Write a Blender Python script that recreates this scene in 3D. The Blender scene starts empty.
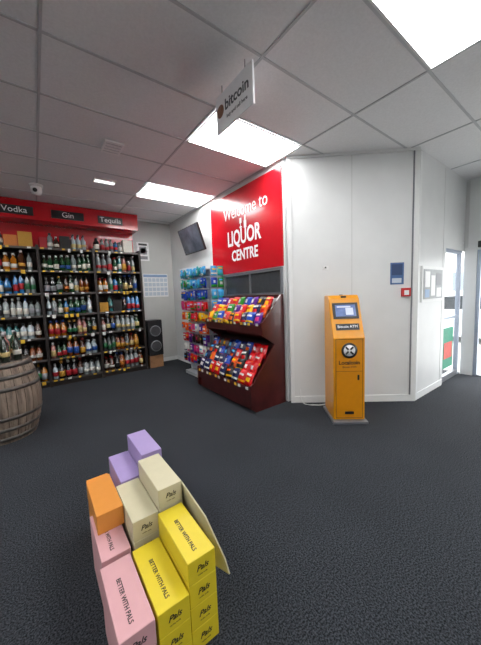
import bpy, math, random
from mathutils import Vector, Matrix
random.seed(7)
H=3.24
scene=bpy.context.scene
# ---------------------------------------------------------------- materials
MATS={}
def mat(name,col,rough=0.6,metal=0.0,emit=0.0,var=0.0,vscale=20.0,bump=0.0,bscale=80.0,spec=0.5,coat=0.0):
    if name in MATS: return MATS[name]
    m=bpy.data.materials.new(name); m.use_nodes=True
    nt=m.node_tree; b=nt.nodes['Principled BSDF']
    b.inputs['Base Color'].default_value=(*col,1); b.inputs['Roughness'].default_value=rough
    b.inputs['Metallic'].default_value=metal; b.inputs['Specular IOR Level'].default_value=spec
    b.inputs['Coat Weight'].default_value=coat
    if emit>0:
        b.inputs['Emission Color'].default_value=(*col,1); b.inputs['Emission Strength'].default_value=emit
    if var>0 or bump>0:
        tc=nt.nodes.new('ShaderNodeTexCoord')
    if var>0:
        n=nt.nodes.new('ShaderNodeTexNoise'); n.inputs['Scale'].default_value=vscale; n.inputs['Detail'].default_value=4
        nt.links.new(tc.outputs['Object'],n.inputs['Vector'])
        r=nt.nodes.new('ShaderNodeValToRGB')
        r.color_ramp.elements[0].position=0.3; r.color_ramp.elements[1].position=0.7
        r.color_ramp.elements[0].color=(*[c*(1-var) for c in col],1)
        r.color_ramp.elements[1].color=(*[min(1,c*(1+var)) for c in col],1)
        nt.links.new(n.outputs['Fac'],r.inputs['Fac']); nt.links.new(r.outputs['Color'],b.inputs['Base Color'])
    if bump>0:
        n2=nt.nodes.new('ShaderNodeTexNoise'); n2.inputs['Scale'].default_value=bscale
        nt.links.new(tc.outputs['Object'],n2.inputs['Vector'])
        bp=nt.nodes.new('ShaderNodeBump'); bp.inputs['Strength'].default_value=bump; bp.inputs['Distance'].default_value=0.01
        nt.links.new(n2.outputs['Fac'],bp.inputs['Height']); nt.links.new(bp.outputs['Normal'],b.inputs['Normal'])
    MATS[name]=m; return m
def hexc(h):
    h=h.lstrip('#'); return tuple(((int(h[i:i+2],16)/255)**2.2) for i in (0,2,4))
def glassmat(name,tint=(1,1,1),refl=0.08):
    m=bpy.data.materials.new(name); m.use_nodes=True; nt=m.node_tree
    nt.nodes.remove(nt.nodes['Principled BSDF']); out=nt.nodes['Material Output']
    t=nt.nodes.new('ShaderNodeBsdfTransparent'); t.inputs[0].default_value=(*tint,1)
    g=nt.nodes.new('ShaderNodeBsdfGlossy'); g.inputs['Roughness'].default_value=0.03
    mx=nt.nodes.new('ShaderNodeMixShader'); mx.inputs[0].default_value=refl
    nt.links.new(t.outputs[0],mx.inputs[1]); nt.links.new(g.outputs[0],mx.inputs[2]); nt.links.new(mx.outputs[0],out.inputs[0])
    MATS[name]=m; return m
M_wall=mat('wall_paint',(0.70,0.71,0.705),0.4,var=0.03,vscale=3)
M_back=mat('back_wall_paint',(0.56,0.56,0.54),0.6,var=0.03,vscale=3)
M_ceil=mat('ceiling_tile',(0.80,0.80,0.81),0.85,var=0.04,vscale=60)
M_grid=mat('ceiling_grid_metal',(0.52,0.53,0.55),0.5)
M_trim=mat('white_trim',(0.76,0.77,0.76),0.4,var=0.02)
M_grey=mat('grey_metal',(0.25,0.26,0.28),0.4,0.6,var=0.05)
M_black=mat('black_plastic',(0.012,0.012,0.014),0.35,var=0.2)
M_dark=mat('dark_wood_shelf',(0.020,0.014,0.012),0.45,var=0.3)
M_red=mat('red_panel',(0.50,0.006,0.014),0.22,var=0.03,coat=0.3)
M_white=mat('white_print',(0.85,0.85,0.85),0.5,var=0.01)
M_light=mat('light_diffuser',(1.0,1.0,1.0),0.5,emit=14.5)
M_glass=glassmat('clear_glass')
def carpet():
    m=bpy.data.materials.new('carpet'); m.use_nodes=True; nt=m.node_tree; b=nt.nodes['Principled BSDF']
    tc=nt.nodes.new('ShaderNodeTexCoord')
    n=nt.nodes.new('ShaderNodeTexNoise'); n.inputs['Scale'].default_value=120; n.inputs['Detail'].default_value=2
    n.inputs['Roughness'].default_value=0.6
    r=nt.nodes.new('ShaderNodeValToRGB'); e=r.color_ramp.elements
    e[0].position=0.38; e[0].color=(0.0055,0.0068,0.009,1); e[1].position=0.68; e[1].color=(0.058,0.065,0.077,1)
    n2=nt.nodes.new('ShaderNodeTexNoise'); n2.inputs['Scale'].default_value=1.6; n2.inputs['Detail'].default_value=5
    r2=nt.nodes.new('ShaderNodeValToRGB'); r2.color_ramp.elements[0].color=(0.75,0.75,0.75,1); r2.color_ramp.elements[1].color=(1.2,1.2,1.2,1)
    mx=nt.nodes.new('ShaderNodeMix'); mx.data_type='RGBA'; mx.blend_type='MULTIPLY'; mx.inputs[0].default_value=1
    for q in (n,n2): nt.links.new(tc.outputs['Object'],q.inputs['Vector'])
    nt.links.new(n.outputs['Fac'],r.inputs['Fac']); nt.links.new(n2.outputs['Fac'],r2.inputs['Fac'])
    nt.links.new(r.outputs['Color'],mx.inputs[6]); nt.links.new(r2.outputs['Color'],mx.inputs[7])
    nt.links.new(mx.outputs[2],b.inputs['Base Color'])
    b.inputs['Roughness'].default_value=0.9; b.inputs['Specular IOR Level'].default_value=0.15
    b.inputs['Sheen Weight'].default_value=0.03
    bp=nt.nodes.new('ShaderNodeBump'); bp.inputs['Strength'].default_value=0.5; bp.inputs['Distance'].default_value=0.005
    nt.links.new(n.outputs['Fac'],bp.inputs['Height']); nt.links.new(bp.outputs['Normal'],b.inputs['Normal'])
    return m
M_carpet=carpet()
# ---------------------------------------------------------------- mesh builder
class MB:
    def __init__(s): s.v=[];s.f=[];s.mi=[];s.mats=[];s.M=Matrix.Identity(4);s.sm=[]
    def m(s,mt):
        if mt not in s.mats: s.mats.append(mt)
        return s.mats.index(mt)
    def add(s,vs,fs,mts,smooth=False,M=None):
        o=len(s.v); T=s.M@M if M is not None else s.M
        s.v+=[tuple(T@Vector(p)) for p in vs]
        for i,f in enumerate(fs):
            s.f.append(tuple(o+k for k in f)); s.mi.append(s.m(mts[i] if isinstance(mts,list) else mts)); s.sm.append(smooth)
    def box(s,a,b,mt,M=None):
        x0,y0,z0=a;x1,y1,z1=b
        x0,x1=min(x0,x1),max(x0,x1);y0,y1=min(y0,y1),max(y0,y1);z0,z1=min(z0,z1),max(z0,z1)
        s.add([(x0,y0,z0),(x1,y0,z0),(x1,y1,z0),(x0,y1,z0),(x0,y0,z1),(x1,y0,z1),(x1,y1,z1),(x0,y1,z1)],
          [(0,3,2,1),(4,5,6,7),(0,1,5,4),(1,2,6,5),(2,3,7,6),(3,0,4,7)],mt,M=M)
    def prism(s,prof,a,b,mt,axis='y',M=None):
        n=len(prof)
        if axis=='y': vs=[(p,a,z) for p,z in prof]+[(p,b,z) for p,z in prof]
        else: vs=[(a,p,z) for p,z in prof]+[(b,p,z) for p,z in prof]
        fs=[tuple(range(n)),tuple(range(2*n-1,n-1,-1))]+[(i,i+n,(i+1)%n+n,(i+1)%n) for i in range(n)]
        s.add(vs,fs,mt,M=M)
    def lathe(s,prof,c,mts,n=10,M=None,smooth=True):
        vs=[];fs=[];ms=[]
        for r,z in prof:
            for k in range(n):
                a=2*math.pi*k/n; vs.append((c[0]+r*math.cos(a),c[1]+r*math.sin(a),c[2]+z))
        for i in range(len(prof)-1):
            for k in range(n):
                fs.append((i*n+k,i*n+(k+1)%n,(i+1)*n+(k+1)%n,(i+1)*n+k)); ms.append(mts[i] if isinstance(mts,list) else mts)
        fs.append(tuple(range(n-1,-1,-1))); ms.append(mts[0] if isinstance(mts,list) else mts)
        t=len(prof)-1
        fs.append(tuple(t*n+k for k in range(n))); ms.append(mts[-1] if isinstance(mts,list) else mts)
        s.add(vs,fs,ms,smooth,M)
    def pillow(s,M,w,h,t,main,sec,lab):
        nx,ny=6,7; vs=[]; style=random.randint(0,2)
        for side in (1,-1):
            for j in range(ny+1):
                for i in range(nx+1):
                    u=i/nx*2-1; v=j/ny*2-1
                    b=max(0,(1-u**4))*max(0,(1-v**4)); zz=side*t/2*b
                    vs.append((u*w/2*(1-0.05*(1-abs(v))),v*h/2,zz))
        fs=[];ms=[];st=(nx+1)*(ny+1)
        for side in range(2):
            for j in range(ny):
                for i in range(nx):
                    a=side*st+j*(nx+1)+i; q=(a,a+1,a+nx+2,a+nx+1)
                    fs.append(q if side==0 else q[::-1])
                    if side==0 and ((style==0 and j==4 and 1<=i<=4) or (style==1 and j in(3,4) and 2<=i<=3) or (style==2 and j==5 and 1<=i<=4)): ms.append(lab)
                    elif side==0 and ((style==0 and j==1) or (style==1 and j in (0,1)) or (style==2 and j in(2,3) and 2<=i<=4)): ms.append(sec)
                    else: ms.append(main)
        s.add(vs,fs,ms,True,M)
    def obj(s,name,parent=None,bevel=0):
        me=bpy.data.meshes.new(name); me.from_pydata(s.v,[],s.f)
        for mt in s.mats: me.materials.append(mt)
        me.polygons.foreach_set('material_index',s.mi); me.polygons.foreach_set('use_smooth',s.sm); me.update()
        o=bpy.data.objects.new(name,me); scene.collection.objects.link(o)
        if parent: o.parent=parent
        if bevel:
            bv=o.modifiers.new('bevel','BEVEL'); bv.width=bevel; bv.segments=2; bv.limit_method='ANGLE'
        return o
def empty(name):
    o=bpy.data.objects.new(name,None); scene.collection.objects.link(o); return o
def boxobj(name,a,b,mt,parent=None,bevel=0):
    m=MB(); m.box(a,b,mt); return m.obj(name,parent,bevel)
def frame(o,right,up):
    r=Vector(right).normalized(); u=Vector(up); u=(u-u.dot(r)*r).normalized(); n=r.cross(u)
    M=Matrix.Identity(4)
    for i,c in enumerate((r,u,n)):
        for k in range(3): M[k][i]=c[k]
    M.translation=Vector(o); return M
def text(name,body,M,size,mt,parent,ext=0.001,bold=0.0,sx=1.0,align='CENTER',shear=0.0):
    cu=bpy.data.curves.new(name,'FONT'); cu.body=body; cu.size=size; cu.extrude=ext; cu.offset=bold; cu.shear=shear
    cu.align_x=align; cu.align_y='CENTER'; cu.resolution_u=3
    t=bpy.data.objects.new(name+'_tmp',cu); scene.collection.objects.link(t)
    bpy.context.view_layer.update()
    dg=bpy.context.evaluated_depsgraph_get()
    me=bpy.data.meshes.new_from_object(t.evaluated_get(dg)); me.materials.clear(); me.materials.append(mt)
    bpy.data.objects.remove(t)
    me.transform(M@Matrix.Diagonal((sx,1,1,1)))
    o=bpy.data.objects.new(name,me); scene.collection.objects.link(o); o.parent=parent; return o
# ---------------------------------------------------------------- room shell
XL,YR,XF,YB=-4.0,-3.0,5.86,6.4
WX=2.74; C1=(2.74,2.6); C2=(4.0,1.55)
YS=1.55
m=MB(); m.box((XL-.1,YR-.1,-.1),(XF+.1,YB+.1,0),M_carpet); m.obj('floor')
m=MB(); m.box((XL-.1,YR-.1,H),(XF+.1,YB+.1,H+.1),M_ceil); m.obj('ceiling')
boxobj('wall_back',(XL-.1,YB,0),(WX+.1,YB+.1,H),M_back)
boxobj('wall_left',(XL-.1,YR,0),(XL,YB,H),M_wall)
boxobj('wall_rear',(XL,YR-.1,0),(XF+.1,YR,H),M_wall)
boxobj('wall_right',(WX,C1[1]+.05,0),(WX+.1,YB,H),M_wall)
d=Vector((C2[0]-C1[0],C2[1]-C1[1],0)); L=d.length; d.normalize()
nrm=Vector((-d.y,d.x,0)); nrm=-nrm if nrm.dot(Vector((-1,-1,0)))<0 else nrm
AM=Matrix.Identity(4)   # local: x along wall, y into wall, z up
for k in range(3): AM[k][0]=d[k]; AM[k][1]=-nrm[k]
AM.translation=Vector((C1[0],C1[1],0))
m=MB(); m.M=AM; m.box((0,0,0),(L,.1,H),M_wall); m.obj('wall_angled')
DX0,DX1,DH=5.02,5.82,2.1
boxobj('wall_side',(C2[0],YS,0),(DX0,YS+.1,H),M_wall)
boxobj('wall_side_lintel',(DX0,YS,DH),(XF+.1,YS+.1,H),M_wall)
boxobj('wall_front_pier',(XF,1.38,0),(XF+.1,YS,DH),M_wall)
boxobj('wall_front_lintel',(XF,0.2,DH),(XF+.1,YS,H),M_wall)
m=MB()
m.box((XF,0.0,0),(XF+.1,0.2,H),M_wall); m.box((XF,-2.7,2.4),(XF+.1,0,H),M_wall); m.box((XF,-2.7,0),(XF+.1,0,.5),M_wall)
m.box((XF,YR,0),(XF+.1,-2.7,H),M_wall); m.obj('wall_front')
m=MB()
for y in (-2.7,-1.4,-.06): m.box((XF+.02,y,.5),(XF+.08,y+.06,2.4),M_grey)
m.box((XF+.02,-2.7,.5),(XF+.08,0,.56),M_grey); m.box((XF+.02,-2.7,2.34),(XF+.08,0,2.4),M_grey)
m.box((XF+.045,-2.64,.56),(XF+.055,-.06,2.34),M_glass); m.obj('window_2')
# trims
TW=mat('joint_trim',(0.60,0.61,0.60),0.4,var=0.02)
m=MB(); m.M=AM
m.box((.0,-.014,0),(.05,0,H-.03),M_trim); m.box((L-.05,-.014,0),(L+.01,0,H-.03),M_trim)
m.box((L*.5-.006,-.004,.09),(L*.5+.006,0,H-.03),TW)
m.box((L-.066,-.012,.09),(L-.052,0,H-.03),M_grey)
m.obj('trim_1')
m=MB(); m.box((C2[0]+.02,YS-.014,0),(C2[0]+.07,YS,H-.03),M_trim); m.box((4.9,YS-.004,.09),(4.91,YS,H-.03),TW)
m.box((XF-.014,YS-.05,DH+.05),(XF,YS,H-.03),TW); m.obj('trim_2')
m=MB(); m.M=AM; m.box((.05,-.012,0),(L-.05,0,.09),M_trim); m.box((0,-.03,H-.03),(L,0,H),M_trim); m.obj('baseboard_angled')
m=MB(); m.box((C2[0]+.07,YS-.012,0),(DX0-.05,YS,.09),M_trim); m.obj('baseboard_side')
m=MB(); m.box((1.86,YB-.012,0),(WX,YB,.09),M_trim); m.obj('baseboard_back')
m=MB(); m.box((WX-.012,5.14,0),(WX,YB-.02,.09),M_trim); m.obj('baseboard_right')
# ceiling grid
ys=[.34+.65*k for k in range(-5,10)]; xs=[-3.3,-2.1,-.9,.18,1.5,2.7,3.9,5.1]
m=MB()
for y in ys:
    if y<YS-.03: x1=XF
    elif y<2.62: x1=C1[0]+(C1[1]-y)*(C2[0]-C1[0])/(C1[1]-C2[1])-.02
    else: x1=WX
    if YR<y<YB: m.box((XL,y-.010,H-.006),(x1-.005,y+.010,H),M_grid)
for x in xs:
    if x>WX:
        y1=C1[1]-(x-C1[0])*(C1[1]-C2[1])/(C2[0]-C1[0])-.03 if x<C2[0] else YS
    else: y1=YB
    m.box((x-.010,YR,H-.0065),(x+.010,y1-.005,H),M_grid)
m.obj('trim_3')
# ceiling lights
M_frame=mat('light_frame',(0.7,0.7,0.7),0.4,var=0.02)
for (x0,y0) in [(1.5,2.29),(1.5,4.24),(1.5,.34),(-2.1,.34),(-2.1,2.29),(-2.1,4.24),(1.5,-1.61),(-2.1,-1.61)]:  # unseen panels left of and behind the camera are added for ambient light
    e=empty('ceiling_light_panel')
    m=MB(); a,b,c,dd=x0+.015,y0+.015,x0+1.185,y0+.635
    m.box((a,b,H-.016),(c,b+.015,H-.007),M_frame); m.box((a,dd-.015,H-.016),(c,dd,H-.007),M_frame)
    m.box((a,b+.015,H-.016),(a+.015,dd-.015,H-.007),M_frame); m.box((c-.015,b+.015,H-.016),(c,dd-.015,H-.007),M_frame)
    m.obj('bezel',e)
    boxobj('diffuser',(a+.015,b+.015,H-.013),(c-.015,dd-.015,H-.007),M_light,e)
# ceiling bits
e=empty('ceiling_vent'); boxobj('plate',(.76,3.35,H-.03),(.96,3.62,H-.007),M_white,e,.004)
m=MB()
for k in range(4): m.box((.78,3.38+k*.06,H-.034),(.94,3.39+k*.06,H-.03),M_grid)
m.obj('slats',e)
e=empty('emergency_light'); boxobj('body',(.82,4.42,H-.03),(1.12,4.56,H-.007),M_trim,e,.004); boxobj('lens',(.84,4.45,H-.036),(1.10,4.53,H-.03),mat('dim_lens',(1,1,1),.4,emit=1.5),e)
e=empty('security_camera')
cx_,cy_=.17,5.15
m=MB(); m.lathe([(.085,-.035),(.085,0)],(cx_,cy_,H-.007),M_white,20); m.lathe([(.012,-.15),(.05,-.135),(.07,-.09),(.07,-.036)],(cx_,cy_,H-.007),[M_white,M_white,M_white],20)
m.lathe([(.03,0),(.026,.015)],(0,0,0),M_black,14,M=frame((cx_-.02,cy_-.065,H-.10),(1,-.2,0),(0,-.4,1))); m.obj('dome',e)
# hanging sign
e=empty('hanging_ceiling_sign')
m=MB(); m.box((1.392,1.63,2.88),(1.408,2.12,3.17),mat('sign_board',(0.88,0.88,0.89),.4,var=.02)); 
m.box((1.397,1.72,3.17),(1.403,1.725,H-.007),M_grey); m.box((1.397,2.03,3.17),(1.403,2.035,H-.007),M_grey); m.obj('board',e)
grey_t=mat('grey_ink',(0.08,0.08,0.09),.5)
text('word','bitcoin',frame((1.3905,1.83,3.05),(0,-1,0),(0,0,1)),.115,grey_t,e,bold=.002)
text('subword','buy and sell here',frame((1.3905,1.83,2.96),(0,-1,0),(0,0,1)),.04,grey_t,e)
m=MB(); m.lathe([(.05,0),(.05,.002)],(0,0,0),mat('brown_ink',(0.25,0.12,0.07),.5),20,M=frame((1.3915,2.055,3.04),(0,-1,0),(0,0,1))); m.obj('logo',e)
# ---------------------------------------------------------------- red wall sign
e=empty('welcome_wall_sign')
boxobj('panel',(WX-.02,2.68,1.88),(WX-.001,4.48,3.17),M_red,e)
def WF(y,z,off=.022): return frame((WX-off,y,z),(0,-1,0),(0,0,1))
text('welcome','Welcome to',WF(3.50,2.84),.27,M_white,e,sx=.80)
text('liquor','LIQUOR',WF(3.54,2.43),.33,M_white,e,bold=.008,sx=.70)
text('centre','CENTRE',WF(3.52,2.15),.235,M_white,e,bold=.006,sx=.78)
m=MB(); m.box((WX-.024,3.44,2.55),(WX-.021,3.50,2.66),M_white); m.box((WX-.024,3.455,2.66),(WX-.021,3.485,2.74),M_white)
m.box((WX-.024,3.555,2.57),(WX-.021,3.615,2.59),M_white); m.box((WX-.024,3.58,2.59),(WX-.021,3.59,2.64),M_white); m.box((WX-.024,3.56,2.64),(WX-.021,3.61,2.72),M_white); m.obj('bottle_icon',e)
# serving window below
m=MB(); Mw=mat('window_dark',(0.05,0.055,0.06),.08,var=.1)
m.box((WX-.03,2.70,1.83),(WX-.001,4.1,1.868),M_grey); m.box((WX-.03,2.70,1.53),(WX-.001,2.73,1.83),M_grey); m.box((WX-.03,4.07,1.53),(WX-.001,4.1,1.83),M_grey); m.box((WX-.03,2.70,1.51),(WX-.001,4.1,1.53),M_grey)
m.box((WX-.03,3.38,1.53),(WX-.001,3.41,1.83),M_grey)
m.box((WX-.012,2.73,1.53),(WX-.002,4.07,1.83),Mw)
m.obj('window_1')
# ---------------------------------------------------------------- TV
e=empty('wall_television')
tm=frame((2.56,4.98,2.62),(0,-1,0),(-.33,0,1))
m=MB(); m.M=tm; m.box((-.41,-.25,-.02),(.41,.25,.02),M_black); m.obj('case',e,.006)
m=MB(); m.M=tm; m.box((-.39,-.23,.021),(.39,.235,.023),mat('tv_screen',(.09,.10,.13),.12,var=.5,vscale=4)); m.obj('screen',e)
boxobj('bracket',(2.60,4.93,2.56),(WX-.001,5.03,2.66),M_black,e)
# ---------------------------------------------------------------- liquor shelving
e=empty('liquor_shelving')
bays=[-2.44,-1.585,-.735,.12,.975,1.83]
SF,SB=5.93,6.38
zs=[.12,.51,.90,1.29,1.68,2.07,2.46]
m=MB()
for x in bays: m.box((x-.02,SF-.02,0),(x+.02,SB,2.5),M_dark)
for i in range(5):
    a,b=bays[i]+.02,bays[i+1]-.02
    for z in zs: m.box((a,SF,z-.03),(b,SB-.02,z),M_dark)
    m.box((a,SF+.03,0),(b,SF+.05,.09),M_dark)
    m.box((a,SB-.02,.0),(b,SB,2.46),mat('shelf_back',(.05,.03,.024),.6,var=.2))
m.obj('carcass',e)
m=MB(); wtag=mat('price_tag_white',(.65,.65,.62),.5); ytag=mat('price_tag_yellow',(.75,.46,.03),.5); rail=mat('price_rail',(.07,.06,.055),.4)
for i in range(5):
    a,b=bays[i]+.02,bays[i+1]-.02
    for z in zs:
        m.box((a,SF-.006,z-.032),(b,SF-.001,z+.002),rail)
        x=a+.02
        while x<b-.06:
            w=random.choice([.04,.055]); 
            if random.random()<.7: m.box((x,SF-.010,z-.06 if random.random()<.2 else z-.028),(x+w,SF-.007,z),ytag if random.random()<.6 else wtag)
            x+=w+random.uniform(.02,.08)
m.obj('price_tags',e)
boxobj('red_header',(bays[0]-.02,SF+.02,2.92),(1.85,SB,H-.008),M_red,e)
boxobj('red_backing',(bays[0]-.02,SB+.001,2.5),(1.85,SB+.018,2.92),M_red,e)
for (cx,w,t) in [(-.13,.5,'Vodka'),(.62,.5,'Gin'),(1.33,.44,'Tequila'),(-.95,.5,'Rum'),(-1.85,.5,'Whisky')]:
    boxobj('sign_'+t.lower(),(cx-w/2,SF+.004,2.98),(cx+w/2,SF+.019,3.12),M_black,e)
    text('sign_text_'+t.lower(),t,frame((cx,SF+.002,3.05),(1,0,0),(0,0,1)),.13,M_white,e)
# bottles
caps=[mat('cap_'+n,hexc(c),.35,var=.05) for n,c in [('black','151515'),('red','861616'),('white','b8b8b8'),('gold','a47a2a'),('silver','8c8c8c'),('blue','243f7c'),('dark','151515')]]
caps=[caps[0],caps[0],caps[0],caps[1],caps[2],caps[2],caps[3],caps[4],caps[4],caps[5]]
glass=[mat('bottle_'+n,hexc(c),.12,spec=.8,coat=.5,var=.08) for n,c in [('clear','7c8484'),('smoke','4a4f4e'),('green','1c4428'),('amber','6c3612'),('blue','2f6ea4'),('dark','101214'),('frost','a2b0b6'),('rose','96625c'),('honey','9c6018'),('teal','346e70'),('brown','42240f')]]
gmix=[0,0,0,1,1,2,2,3,3,3,4,5,5,6,6,7,8,8,9,10]
labs=[mat('label_'+n,hexc(c),.55,var=.08,vscale=60) for n,c in [('white','ccc9be'),('cream','bca66e'),('red','9c1c26'),('black','1c1c1c'),('blue','20488c'),('green','245f3b'),('gold','b4842c'),('silver','8b8e92'),('orange','b86a28')]]
lmix=[0,0,0,0,1,1,2,2,3,3,4,5,6,6,7,8]
def bottle(m,x,y,z,r,h,g,l,c,n=8):
    neck=r*random.choice([.32,.36,.42])
    sh=random.choice([.58,.64,.7]); lo=random.choice([.12,.2]); hi=random.choice([.36,.44,.5])
    prof=[(r*.95,0),(r,.01),(r,h*lo),(r*1.01,h*(lo+.001)),(r*1.01,h*hi),(r,h*(hi+.001)),(r,h*sh),(neck,h*(sh+.16)),(neck,h*.88),(neck*1.25,h*.881),(neck*1.25,h)]
    m.lathe(prof,(x,y,z),[g,g,g,l,l,g,g,g,g,c],n)
m=MB()
for i in range(5):
    a,b=bays[i]+.03,bays[i+1]-.03
    for zi,z in enumerate(zs):
        x=a+.05
        while x<b-.045:
            if zi==6 and random.random()<.28 or (zi==3 and i==4 and random.random()<.25):
                w=random.uniform(.09,.2)
                if x-.04+w<b:
                    m.box((x-.04,SF+.04,z+.001),(x-.04+w,SF+.2,z+random.uniform(.16,.26)),labs[random.choice(lmix)]); x+=w+.012; continue
            g=glass[random.choice(gmix)]; l=labs[random.choice(lmix)]; c=random.choice(caps)
            if i==2 and zi in (3,4): g=random.choice([glass[0],glass[6],glass[4]])
            r=random.uniform(.034,.048); h=random.uniform(.26,.34) if zi<6 else random.uniform(.2,.28)
            rep=random.choice([1,1,2,3])
            for q in range(rep):
                if x+r>b: break
                for row in range(2): bottle(m,x,SF+.06+row*.11,z+.001,r,h,g,l,c)
                x+=2*r+.006
            x+=.004
ob=m.obj('liquor_bottles')
# ---------------------------------------------------------------- posters
def poster(name,x0,x1,z0,z1,base,parts):
    e=empty(name); boxobj('sheet',(x0,YB-.006,z0),(x1,YB-.001,z1),base,e)
    m=MB()
    for (a,b,c,dd,mt) in parts:
        m.box((x0+(x1-x0)*a,YB-.009,z0+(z1-z0)*c),(x0+(x1-x0)*b,YB-.0065,z0+(z1-z0)*dd),mt)
    m.obj('print',e)
gr=mat('print_grey',(.25,.26,.28),.5); blp=mat('print_blue',(.25,.38,.58),.5); rdp=mat('print_red',(.6,.05,.04),.5)
poster('wall_poster',1.93,2.20,2.37,2.78,M_white,[(.15,.85,.82,.93,M_black),(.2,.8,.35,.75,gr),(.3,.7,.42,.68,M_white),(.15,.85,.08,.25,gr)])
parts=[(0.02,.98,.86,.97,blp)]
M_pale=mat('print_pale',(.55,.62,.70),.5)
for i in range(6):
    for j in range(4): parts.append((.04+i*.16,.04+i*.16+.13,.06+j*.2,.06+j*.2+.15,M_pale))
poster('wall_calendar',2.02,2.60,1.55,2.08,M_white,parts)
# ---------------------------------------------------------------- speaker
e=empty('floor_speaker'); sx,sy=2.06,6.08
boxobj('stand',(sx-.15,sy-.13,0),(sx+.15,sy+.15,.27),mat('pale_wood',(.30,.15,.07),.5,var=.25,vscale=8),e,.004)
boxobj('cabinet',(sx-.16,sy-.15,.271),(sx+.16,sy+.17,1.05),M_black,e,.015)
m=MB(); cone=mat('speaker_cone',(.05,.05,.055),.5,var=.1)
for z,r in ((.48,.12),(.81,.12)):
    m.lathe([(r,0),(r,.012),(r*.85,.014),(r*.35,.004),(.001,.012)],(0,0,0),[M_grey,M_grey,cone,cone],24,M=frame((sx,sy-.151,z),(1,0,0),(0,0,1)))
m.obj('cones',e)
# ---------------------------------------------------------------- snack colours
def sm(n,c): return mat('pack_'+n,hexc(c),.3,var=.12,vscale=25,coat=.15)
PK={n:sm(n,c) for n,c in dict(red='c80c16',orange='e2580a',yellow='e8b008',blue='0f3ea8',sky='44a0d6',teal='2c9a94',green='1c7c22',purple='54187f',pink='cc3074',white='d4d4d0',black='141016',brown='4a1c0a',navy='0a1648').items()}
def pick(*n): return PK[random.choice(n)]
# ---------------------------------------------------------------- snack display stand
e=empty('snack_display_stand')
M_cherry=mat('cherry_wood',(.068,.011,.011),.3,var=.25,vscale=6,coat=.2)
M_edge=mat('stand_edge',(.02,.008,.008),.4,var=.1)
prof=[(2.705,0),(2.17,0),(2.09,.06),(2.09,.36),(2.14,.38),(2.52,.84),(2.31,.98),(2.29,1.14),(2.33,1.15),(2.66,1.5),(2.705,1.5)]
Y0,Y1=2.67,4.10
m=MB(); m.prism(prof,Y0,Y0+.025,M_cherry); m.prism(prof,Y1-.025,Y1,M_cherry); m.obj('side_panels',e)
m=MB()
ya,yb=Y0+.025,Y1-.025
m.box((2.69,ya,.0),(2.704,yb,1.5),M_cherry)
m.box((2.14,ya,.02),(2.16,yb,.2),M_cherry)
m.prism([(2.10,.18),(2.69,.18),(2.69,.2),(2.10,.2)],ya,yb,M_cherry)
m.box((2.095,ya,.2),(2.11,yb,.34),M_cherry)
m.prism([(2.13,.26),(2.60,.83),(2.60,.86),(2.12,.28)],ya,yb,M_edge)
m.box((2.30,ya,.99),(2.315,yb,1.12),M_cherry)
m.prism([(2.32,.99),(2.69,.99),(2.69,1.01),(2.32,1.01)],ya,yb,M_cherry)
m.prism([(2.34,1.06),(2.68,1.42),(2.68,1.45),(2.33,1.08)],ya,yb,M_edge)
m.obj('trays',e)
m=MB()
def slope_rows(m,p0,p1,rows,cols,w,h,cf,lift=.05):
    a=Vector((p0[0],0,p0[1])); b=Vector((p1[0],0,p1[1])); s=(b-a); n=Vector((-s.z,0,s.x)).normalized()
    up=(s.normalized()*.8+Vector((0,0,1))*.55).normalized()
    for r in range(rows):
        for c in range(cols):
            t=(r+.5)/rows; y=ya+.01+(c+.5)*(yb-ya-.02)/cols
            p=a+s*t+n*(lift+random.uniform(-.008,.012))
            mm=frame((p.x,y+random.uniform(-.006,.006),p.z),(random.uniform(-.15,.15),-1,random.uniform(-.13,.13)),up)
            mt,se,la=cf(r,c)
            m.pillow(mm,w,h,.075,mt,se,la)
upc=[('red','yellow','white'),('purple','pink','white'),('blue','yellow','white'),('orange','red','yellow'),('green','yellow','white'),('navy','red','white'),('red','yellow','yellow'),('yellow','red','red'),('black','orange','yellow'),('red','orange','white')]
def cf1(r,c): 
    k=upc[(c*2+r*3+random.randint(0,1))%len(upc)]; return PK[k[0]],PK[k[1]],PK[k[2]]
loc=[('red','red','white'),('red','yellow','white'),('navy','orange','sky'),('black','yellow','orange'),('blue','orange','white'),('black','red','white'),('navy','white','white'),('brown','orange','yellow'),('orange','black','yellow')]
def cf2(r,c):
    if c<2: k=loc[random.randint(0,1)]
    else: k=loc[random.randint(1,8)]
    return PK[k[0]],PK[k[1]],PK[k[2]]
slope_rows(m,(2.33,1.10),(2.62,1.41),3,9,.142,.185,cf1)
slope_rows(m,(2.15,.34),(2.50,.76),4,9,.142,.185,cf2)
m.obj('snack_bags',e)
m=MB()
for c in range(16):
    y=ya+.03+c*.084
    if c%4!=1: m.box((2.284,y,1.10),(2.289,y+.05,1.135),ytag if c%3 else wtag)
    if c%3!=1: m.box((2.084,y,.30),(2.089,y+.05,.335),ytag if c%2 else wtag)
m.obj('price_tags',e)
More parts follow.
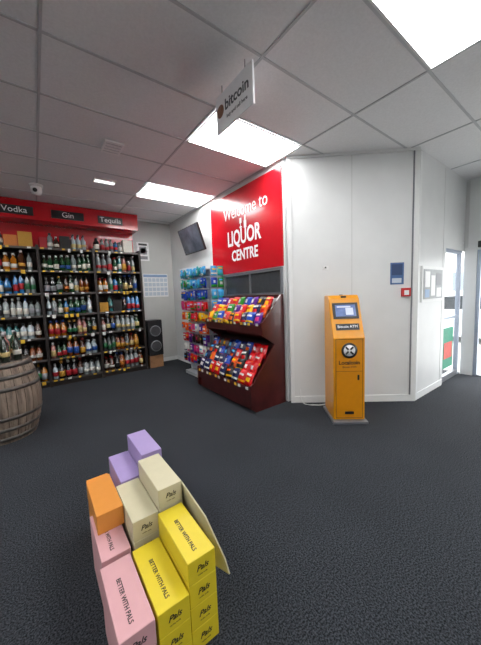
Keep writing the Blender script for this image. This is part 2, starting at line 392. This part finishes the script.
# ---------------------------------------------------------------- candy peg rack
e=empty('candy_peg_rack')
RX,R0,R1=2.42,4.14,5.12
wire=mat('white_wire',(.6,.62,.65),.35,.3)
m=MB()
m.box((RX+.04,R0+.03,0.02),(WX-.03,R0+.045,2.0),wire); m.box((RX+.04,R1-.06,.02),(WX-.03,R1-.03,2.0),wire)
m.box((RX+.05,R0+.06,.1),(RX+.07,R1-.06,2.0),mat('rack_back',(.42,.46,.52),.5,var=.1))
m.box((RX-.08,R0+.02,0),(WX-.03,R1-.02,.06),wire)
m.box((RX-.05,R0+.02,1.97),(WX-.03,R1-.02,1.985),wire)
for k in range(9):
    z=.36+k*.2
    for c in range(7):
        y=R0+.08+c*.136
        m.box((RX-.12,y,z+.085),(RX+.05,y+.006,z+.091),wire)
m.obj('frame',e)
m=MB()
rowcols=[('purple','blue','black','red'),('pink','purple','navy','white'),('red','purple','brown','black'),('purple','white','pink','orange'),('yellow','orange','red','green'),('green','pink','sky','red'),('sky','blue','teal','green'),('teal','sky','green','blue'),('sky','sky','white','teal')]
for k in range(9):
    z=.36+k*.2-.01
    for c in range(7):
        y=R0+.083+c*.136
        cs=rowcols[k]; A,B,C=pick(*cs),pick(*cs,'white'),pick('white','yellow','sky','pink','white')
        for dd in (0,.05):
            m.pillow(frame((RX-.09+dd+random.uniform(-.012,.012),y,z+random.uniform(-.02,.01)),(random.uniform(-.2,.2),-1,0),(random.uniform(-.06,.06),random.uniform(-.08,.08),1)),.112,random.uniform(.14,.175),.045,A,B,C)
    for c in range(2):
        cs=rowcols[k]
        m.pillow(frame((RX+.10+c*.135,R0-.0,z),(1,0,0),(0,0,1)),.12,.165,.03,pick(*cs),pick(*cs,'white'),pick('white','yellow','sky'))
m.obj('candy_bags',e)
# ---------------------------------------------------------------- barrel
e=empty('wine_barrel'); bx,by=-.41,4.14
def woodmat():
    mt=mat('barrel_oak',(.19,.145,.11),.7,var=.45,vscale=9,bump=.3,bscale=60); 
    nt=mt.node_tree; n=[q for q in nt.nodes if q.type=='TEX_NOISE'][0]; mp=nt.nodes.new('ShaderNodeMapping'); mp.inputs['Scale'].default_value=(3,3,.35)
    tc=[q for q in nt.nodes if q.type=='TEX_COORD'][0]; nt.links.new(tc.outputs['Object'],mp.inputs[0]); nt.links.new(mp.outputs[0],n.inputs['Vector']); return mt
M_oak=woodmat(); M_hoop=mat('rusty_hoop',(.12,.11,.10),.5,.7,var=.3)
BR=lambda t: .305+.085*math.sin(math.pi*t)
hb=.88
m=MB(); n=28
for k in range(n):
    a0=2*math.pi*(k+.03)/n; a1=2*math.pi*(k+.97)/n; vs=[];N=10
    for j in range(N+1):
        t=j/N; r=BR(t)
        for a,rr in ((a0,r-.012),(a0,r-.002),((a0+a1)/2,r+.001),(a1,r-.002),(a1,r-.012)): vs.append((bx+rr*math.cos(a),by+rr*math.sin(a),t*hb))
    fs=[(j*5+i,j*5+i+1,(j+1)*5+i+1,(j+1)*5+i) for j in range(N) for i in range(4)]
    m.add(vs,fs,M_oak,False)
m.lathe([(BR(j/10)-.013,j/10*(hb-.03)+.001) for j in range(11)],(bx,by,0),mat('barrel_inner',(.05,.035,.025),.8),28)
m.lathe([(.29,0),(.29,.012)],(bx,by,hb-.03),M_oak,28); m.obj('staves',e)
m=MB()
for t,w in ((.03,.045),(.16,.04),(.30,.04),(.66,.04),(.80,.04),(.93,.045)):
    m.lathe([(BR(t)+.001,0),(BR(t)+.006,.001),(BR(t+w/hb)+.006,w-.001),(BR(t+w/hb)+.001,w)],(bx,by,t*hb),M_hoop,40)
m.obj('hoops',e)
m=MB()
wine=mat('wine_glass_dark',(.012,.02,.012),.1,coat=.6); pinkw=mat('rose_wine',(.45,.2,.18),.1,coat=.6)
for (dx,dy) in [(-.2,-.05),(-.1,-.18),(0,-.1),(.1,-.16),(.2,-.05),(.1,0),(0,.05),(-.1,.05),(.18,.1),(.05,.18),(-.08,.18),(-.18,.1),(0,-.22)]:
    bottle(m,bx+dx,by+dy,hb-.0165,.04,.33,random.choice([wine,wine,glass[2],pinkw,glass[3]]),random.choice(labs[:2]),random.choice(caps),12)
m.obj('wine_bottles')
# ---------------------------------------------------------------- drink cartons
e=empty('drink_carton_stack')
W,Lc,Hc=.131,.345,.105
cc={n:mat('carton_'+n,hexc(c),.45,var=.02) for n,c in dict(yellow='d6c02c',cream='c2bb9c',pink='cc9ca0',purple='a18fc0',orange='d48a3c').items()}
ink=mat('carton_ink',(.012,.012,.014),.5)
def carton(x,y0,lv,col,top=True,end=True):
    g=.001; x0=x+g; x1=x+W-g; z0=lv*Hc+g*.6; z1=(lv+1)*Hc
    m=MB(); m.box((x0,y0+g,z0),(x1,y0+Lc-g,z1),cc[col]); m.obj('carton_'+col,e,.003)
    if top:
        text('slogan','BETTER WITH PALS',frame((x+W*.42,y0+Lc*.42,z1+.0005),(0,-1,0),(1,0,0)),.025,ink,e,ext=.0004,bold=.0004,sx=.95)
    if end:
        text('logo','Pals',frame((x+W*.5,y0+g-.0005,z0+Hc*.54),(1,0,0),(0,0,1)),.036,ink,e,ext=.0004,bold=.0006,shear=.35)
        text('tagline','vodka soda',frame((x+W*.5,y0+g-.0005,z0+Hc*.27),(1,0,0),(0,0,1)),.010,ink,e,ext=.0003)
YA,YB2,YC=.975,1.335,1.70
for lv in range(4): carton(.405,YA,lv,'yellow',lv==3)
for lv in range(5): carton(.420,YB2,lv,'cream',False)
for lv in range(5): carton(.455,YC+.02,lv,'purple',False)
for lv in range(3): carton(.267,YA-.02,lv,'yellow',lv==2)
for lv in range(4): carton(.286,YB2,lv,'cream',False)
for lv in range(4): carton(.318,YC-.005,lv,'purple',False)
for lv in range(3): carton(.128,YA-.02,lv,'pink',lv==2)
for lv in range(3): carton(.140,YB2-.01,lv,'pink',lv==2)
for lv in range(3): carton(.172,YB2+.355,lv,'orange',False)
carton(.154,1.495,3,'orange',False,False)
# open cardboard flap hanging off the cream carton
m=MB()
fl=mat('carton_flap',hexc('beb89a'),.6,var=.03)
P=[(.554,1.66,.50),(.554,1.34,.505),(.578,1.14,.43),(.612,1.03,.27),(.622,1.01,.20),(.605,1.10,.18),(.575,1.66,.18)]
vs=[Vector(p) for p in P]+[Vector(p)+Vector((.006,0,.002)) for p in P]
k=len(P); fs=[tuple(range(k-1,-1,-1)),tuple(range(k,2*k))]+[(i,(i+1)%k,(i+1)%k+k,i+k) for i in range(k)]
m.add(vs,fs,fl); m.obj('open_flap',e)
# ---------------------------------------------------------------- kiosk
e=empty('bitcoin_atm_kiosk')
KM=AM.copy()
KM.translation=Vector((2.80,1.755,0))
amb=mat('kiosk_amber',hexc('da9010'),.35,var=.03,coat=.2); ambd=mat('kiosk_amber_door',hexc('d0850c'),.35,var=.03,coat=.2)
w2=.175
m=MB(); m.M=KM
pf=[(0,.03),(0,.98),(.01,1.0),(.09,1.17),(.19,1.42),(.23,1.46),(.40,1.46),(.40,.03)]
m.prism(pf,-w2,w2,amb,axis='x'); m.obj('body',e,.008)
m=MB(); m.M=KM; m.box((-w2-.02,-.06,0),(w2+.02,.42,.028),M_grey); m.obj('base_plate',e,.003)
m=MB(); m.M=KM
m.box((-.145,-.006,.06),(.145,-.001,.96),ambd)
for a,b in (((-.15,-.004,.055),(-.146,-.001,.965)),((.146,-.004,.055),(.15,-.001,.965)),((-.15,-.004,.051),(.15,-.001,.055)),((-.15,-.004,.965),(.15,-.001,.969)),((-.15,-.008,.60),(.15,-.0062,.603))): m.box(a,b,M_black)
m.box((-.05,-.012,.10),(.05,-.0065,.13),M_black); m.box((.09,-.012,.50),(.11,-.0065,.56),M_black)
m.obj('door',e)
def KF(x,y,z,up=(0,0,1)):
    R=KM.to_3x3(); return frame(KM@Vector((x,y,z)),R@Vector((1,0,0)),R@Vector(up))
m=MB(); m.lathe([(.088,0),(.088,.003)],(0,0,0),M_black,32,M=KF(0,-.0065,.84)); m.obj('logo_disc',e)
m=MB(); mm=KF(0,-.010,.84)
m.lathe([(.064,0),(.064,.001)],(0,0,0),M_white,28,M=mm)
for ang in (45,-45):
    m.box((-.060,-.010,.0012 if ang>0 else .0023),(.060,.010,.0022 if ang>0 else .003),M_black,M=mm@Matrix.Rotation(math.radians(ang),4,'Z'))
m.box((-.014,-.014,.0032),(.014,.014,.004),M_white,M=mm@Matrix.Rotation(math.radians(45),4,'Z')); m.obj('logo_mark',e)
text('brand','Localcoin',KF(0,-.0072,.70),.062,ink,e,bold=.0015)
text('brand_sub','Bitcoin ATM',KF(0,-.0072,.65),.03,ink,e)
s1=Vector((0,.09,1.17)); s2=Vector((0,.19,1.42)); su=(s2-s1).normalized()
sn=Vector((0,-su.z,su.y))
def SF_(t,off): p=s1+(s2-s1)*t+sn*off; return KF(p.x,p.y,p.z,su)
m=MB(); m.M=SF_(.45,.001); m.box((-.145,-.10,0),(.145,.095,.008),M_black); m.obj('screen_bezel',e,.003)
m=MB(); m.M=SF_(.45,.0095); m.box((-.115,-.072,0),(.115,.068,.001),mat('kiosk_screen',(.10,.15,.32),.2,emit=.3,var=.3,vscale=12)); m.box((0,-.055,.0012),(.085,.03,.002),mat('screen_panel',(.5,.55,.65),.3,emit=.2)); m.box((-.095,.035,.0012),(.06,.052,.002),mat('screen_panel',(.5,.55,.65),.3)); m.obj('screen',e)
s3=Vector((0,.01,1.0)); s4=Vector((0,.09,1.17)); lu=(s4-s3).normalized(); ln=Vector((0,-lu.z,lu.y))
pc=s3+(s4-s3)*.55+ln*.001
m=MB(); m.M=KF(pc.x,pc.y,pc.z,lu); m.box((-.13,-.03,0),(.13,.045,.005),M_black); m.obj('label_bar',e)
pc2=s3+(s4-s3)*.60+ln*.0065
text('atm_label','Bitcoin ATM',KF(pc2.x,pc2.y,pc2.z,lu),.044,M_white,e)
m=MB(); m.M=KM; m.box((-.03,.20,1.43),(.03,.212,1.452),M_black); m.lathe([(.02,1.46),(.02,1.468)],(0,.3,0),M_black,16); m.obj('camera',e)
# power cord
cu=bpy.data.curves.new('power_cord','CURVE'); cu.dimensions='3D'; cu.bevel_depth=.006; sp=cu.splines.new('BEZIER')
pts=[(.12,-.03,.20),(.15,-.05,.02),(.32,-.12,.008),(.52,-.10,.008),(.60,-.20,.008)]
pts=[AM@Vector(p) for p in pts]
sp.bezier_points.add(len(pts)-1)
for bpnt,p in zip(sp.bezier_points,pts): bpnt.co=p; bpnt.handle_left_type=bpnt.handle_right_type='AUTO'
o=bpy.data.objects.new('power_cord',cu); scene.collection.objects.link(o); cu.materials.append(mat('cord_white',(.7,.7,.7),.4))
# ---------------------------------------------------------------- wall fittings
e=empty('wall_notice'); m=MB(); m.M=AM; m.box((L-.33,-.006,1.57),(L-.16,-.001,1.85),mat('notice_blue',hexc('4a6796'),.4,var=.1)); m.box((L-.315,-.008,1.69),(L-.18,-.0065,1.83),mat('notice_dark',hexc('35486c'),.4)); m.box((L-.31,-.008,1.59),(L-.19,-.0065,1.65),M_pale); m.obj('sheet',e)
e=empty('fire_call_point'); m=MB(); m.M=AM; m.box((L-.19,-.04,1.41),(L-.085,-.001,1.52),mat('call_red',(.55,.02,.02),.35)); m.box((L-.17,-.044,1.43),(L-.11,-.041,1.49),M_white); m.obj('box',e,.003)
e=empty('wall_socket'); m=MB(); m.M=AM; m.box((.44,-.012,1.80),(.52,-.001,1.85),M_trim); m.box((.47,-.016,1.815),(.49,-.0125,1.835),M_black); m.obj('plate',e)
e=empty('notice_board'); dz=-.10
m=MB(); m.box((4.12,YS-.025,1.42+dz),(4.86,YS-.001,1.90+dz),M_trim); m.box((4.16,YS-.03,1.46+dz),(4.82,YS-.0255,1.86+dz),mat('board_face',(.30,.32,.33),.4,var=.1)); m.obj('board',e)
m=MB()
for k,(x,z,w,h,mt) in enumerate([(4.2,1.62,.16,.21,M_white),(4.4,1.5,.14,.28,M_white),(4.58,1.64,.19,.17,gr),(4.2,1.48,.15,.11,blp),(4.6,1.48,.17,.13,M_white)]): m.box((x,YS-.033,z+dz),(x+w,YS-.0305,z+h+dz),mt)
m.obj('papers',e)
# ---------------------------------------------------------------- doors
M_alu=mat('door_frame_blue_grey',(.36,.41,.50),.35,.3,var=.05)
m=MB()
f=.05
m.box((DX0,YS+.02,0.001),(DX0+f,YS+.08,DH-.001),M_alu); m.box((DX1-f,YS+.02,0.001),(DX1,YS+.08,DH-.001),M_alu)
m.box((DX0+f,YS+.02,DH-f),(DX1-f,YS+.08,DH-.001),M_alu); m.box((DX0+f,YS+.02,.001),(DX1-f,YS+.08,.09),M_grey)
m.box((DX0+f,YS+.02,1.0),(DX1-f,YS+.08,1.04),M_alu)
m.box((DX0+f,YS+.045,.09),(DX1-f,YS+.05,DH-f),M_glass)
m.box((DX0+.10,YS+.035,.20),(DX0+.56,YS+.043,.86),mat('sticker_green',hexc('3a8f74'),.5,var=.1)); m.box((DX0+.15,YS+.03,.36),(DX0+.50,YS+.034,.62),mat('sticker_pink',hexc('cf5a50'),.5,var=.1))
m.obj('door_1')
m=MB(); xd=XF+.02
m.box((xd,1.33,0.001),(xd+.06,1.379,DH-.001),M_alu); m.box((xd,.201,0.001),(xd+.06,.25,DH-.001),M_alu); m.box((xd,.25,DH-.05),(xd+.06,1.33,DH-.001),M_alu)
m.box((xd,.25,.001),(xd+.06,1.33,.02),M_grey)
m.obj('trim_4')
e=empty('door_closer'); boxobj('body',(XF-.07,1.0,DH+.03),(XF-.001,1.36,DH+.13),M_black,e,.005); boxobj('arm',(XF-.09,.95,DH+.06),(XF-.075,1.3,DH+.08),M_grey,e)
# ---------------------------------------------------------------- outside
boxobj('ground',(XF+.1,-12,-.14),(30,14,-.04),mat('concrete',(.42,.42,.40),.9,var=.12,vscale=2))
boxobj('ground',(2.95,1.75,-.14),(XF+.1,14,-.04),mat('concrete',(.42,.42,.40),.9,var=.12,vscale=2))
e=empty('street_building'); m=MB(); m.box((20,-12,-.04),(24,14,3.6),mat('render_wall',(.62,.62,.60),.8,var=.08,vscale=1)); m.obj('block',e)
m=MB()
for k in range(8): m.box((19.97,-11+k*3,.8),(19.999,-9.2+k*3,2.4),mat('far_window',(.12,.15,.18),.2))
m.obj('windows',e)
e=empty('parked_car'); cb=mat('car_paint_white',(.75,.76,.78),.2,coat=.6); cg=mat('car_window',(.03,.035,.04),.08)
m=MB(); 
body=[(-2.1,.25),(2.1,.25),(2.15,.55),(2.05,.82),(1.0,.92),(.35,1.38),(-1.1,1.42),(-1.85,.98),(-2.15,.85)]
CMt=Matrix.Translation((10.2,2.6,-.04)); 
m.add([(0+sx_,y,z) for sx_ in (-.85,.85) for y,z in body],[tuple(range(9)),tuple(range(17,8,-1))]+[(i,(i+1)%9,(i+1)%9+9,i+9) for i in range(9)],cb,M=CMt)
m.obj('body',e,.06)
m=MB(); gw=[(.85,.93),(.32,1.30),(-1.05,1.34),(-1.6,.97)]
for s_ in (-.862,.85): m.add([(s_+o_,y,z) for o_ in (0,.012) for y,z in gw],[(0,1,2,3),(7,6,5,4),(0,4,5,1),(1,5,6,2),(2,6,7,3),(3,7,4,0)],cg,M=CMt)
m.obj('side_glass',e)
m=MB()
for y in (-1.3,1.3):
    for s_ in (-.88,.68): m.lathe([(.33,0),(.33,.2)],(0,0,0),M_black,24,M=CMt@frame((s_,y,.33),(0,1,0),(0,0,1))); m.lathe([(.2,-.01),(.2,.21)],(0,0,0),M_grey,16,M=CMt@frame((s_,y,.33),(0,1,0),(0,0,1)))
m.obj('wheels',e)
# ---------------------------------------------------------------- world
w=bpy.data.worlds.new('World'); scene.world=w; w.use_nodes=True; nt=w.node_tree
bg=nt.nodes['Background']; sky=nt.nodes.new('ShaderNodeTexSky'); sky.sky_type='HOSEK_WILKIE'; sky.turbidity=6; sky.sun_direction=Vector((.6,.3,.75)).normalized()
mixn=nt.nodes.new('ShaderNodeMix'); mixn.data_type='RGBA'; mixn.inputs[0].default_value=.7; mixn.inputs[7].default_value=(1,1,1,1)
nt.links.new(sky.outputs[0],mixn.inputs[6]); nt.links.new(mixn.outputs[2],bg.inputs[0]); bg.inputs[1].default_value=9
# ---------------------------------------------------------------- camera
cam=bpy.data.cameras.new('camera'); co=bpy.data.objects.new('camera',cam); scene.collection.objects.link(co); scene.camera=co
cam.sensor_fit='HORIZONTAL'; cam.sensor_width=36; cam.lens=277/481*36; cam.clip_start=.02
hd=math.radians(36.4); p=math.radians(5.5); r=math.radians(2.2)
h=Vector((math.sin(hd),math.cos(hd),0)); Z=Vector((0,0,1)); R0_=Vector((math.cos(hd),-math.sin(hd),0))
Fw=math.cos(p)*h-math.sin(p)*Z; U0=math.sin(p)*h+math.cos(p)*Z
R=math.cos(r)*R0_-math.sin(r)*U0; U=math.sin(r)*R0_+math.cos(r)*U0
Mx=Matrix.Identity(4)
for k in range(3): Mx[k][0]=R[k]; Mx[k][1]=U[k]; Mx[k][2]=-Fw[k]
Mx.translation=Vector((0,0,1.5)); co.matrix_world=Mx
scene.view_settings.view_transform='Standard'; scene.view_settings.exposure=0.22
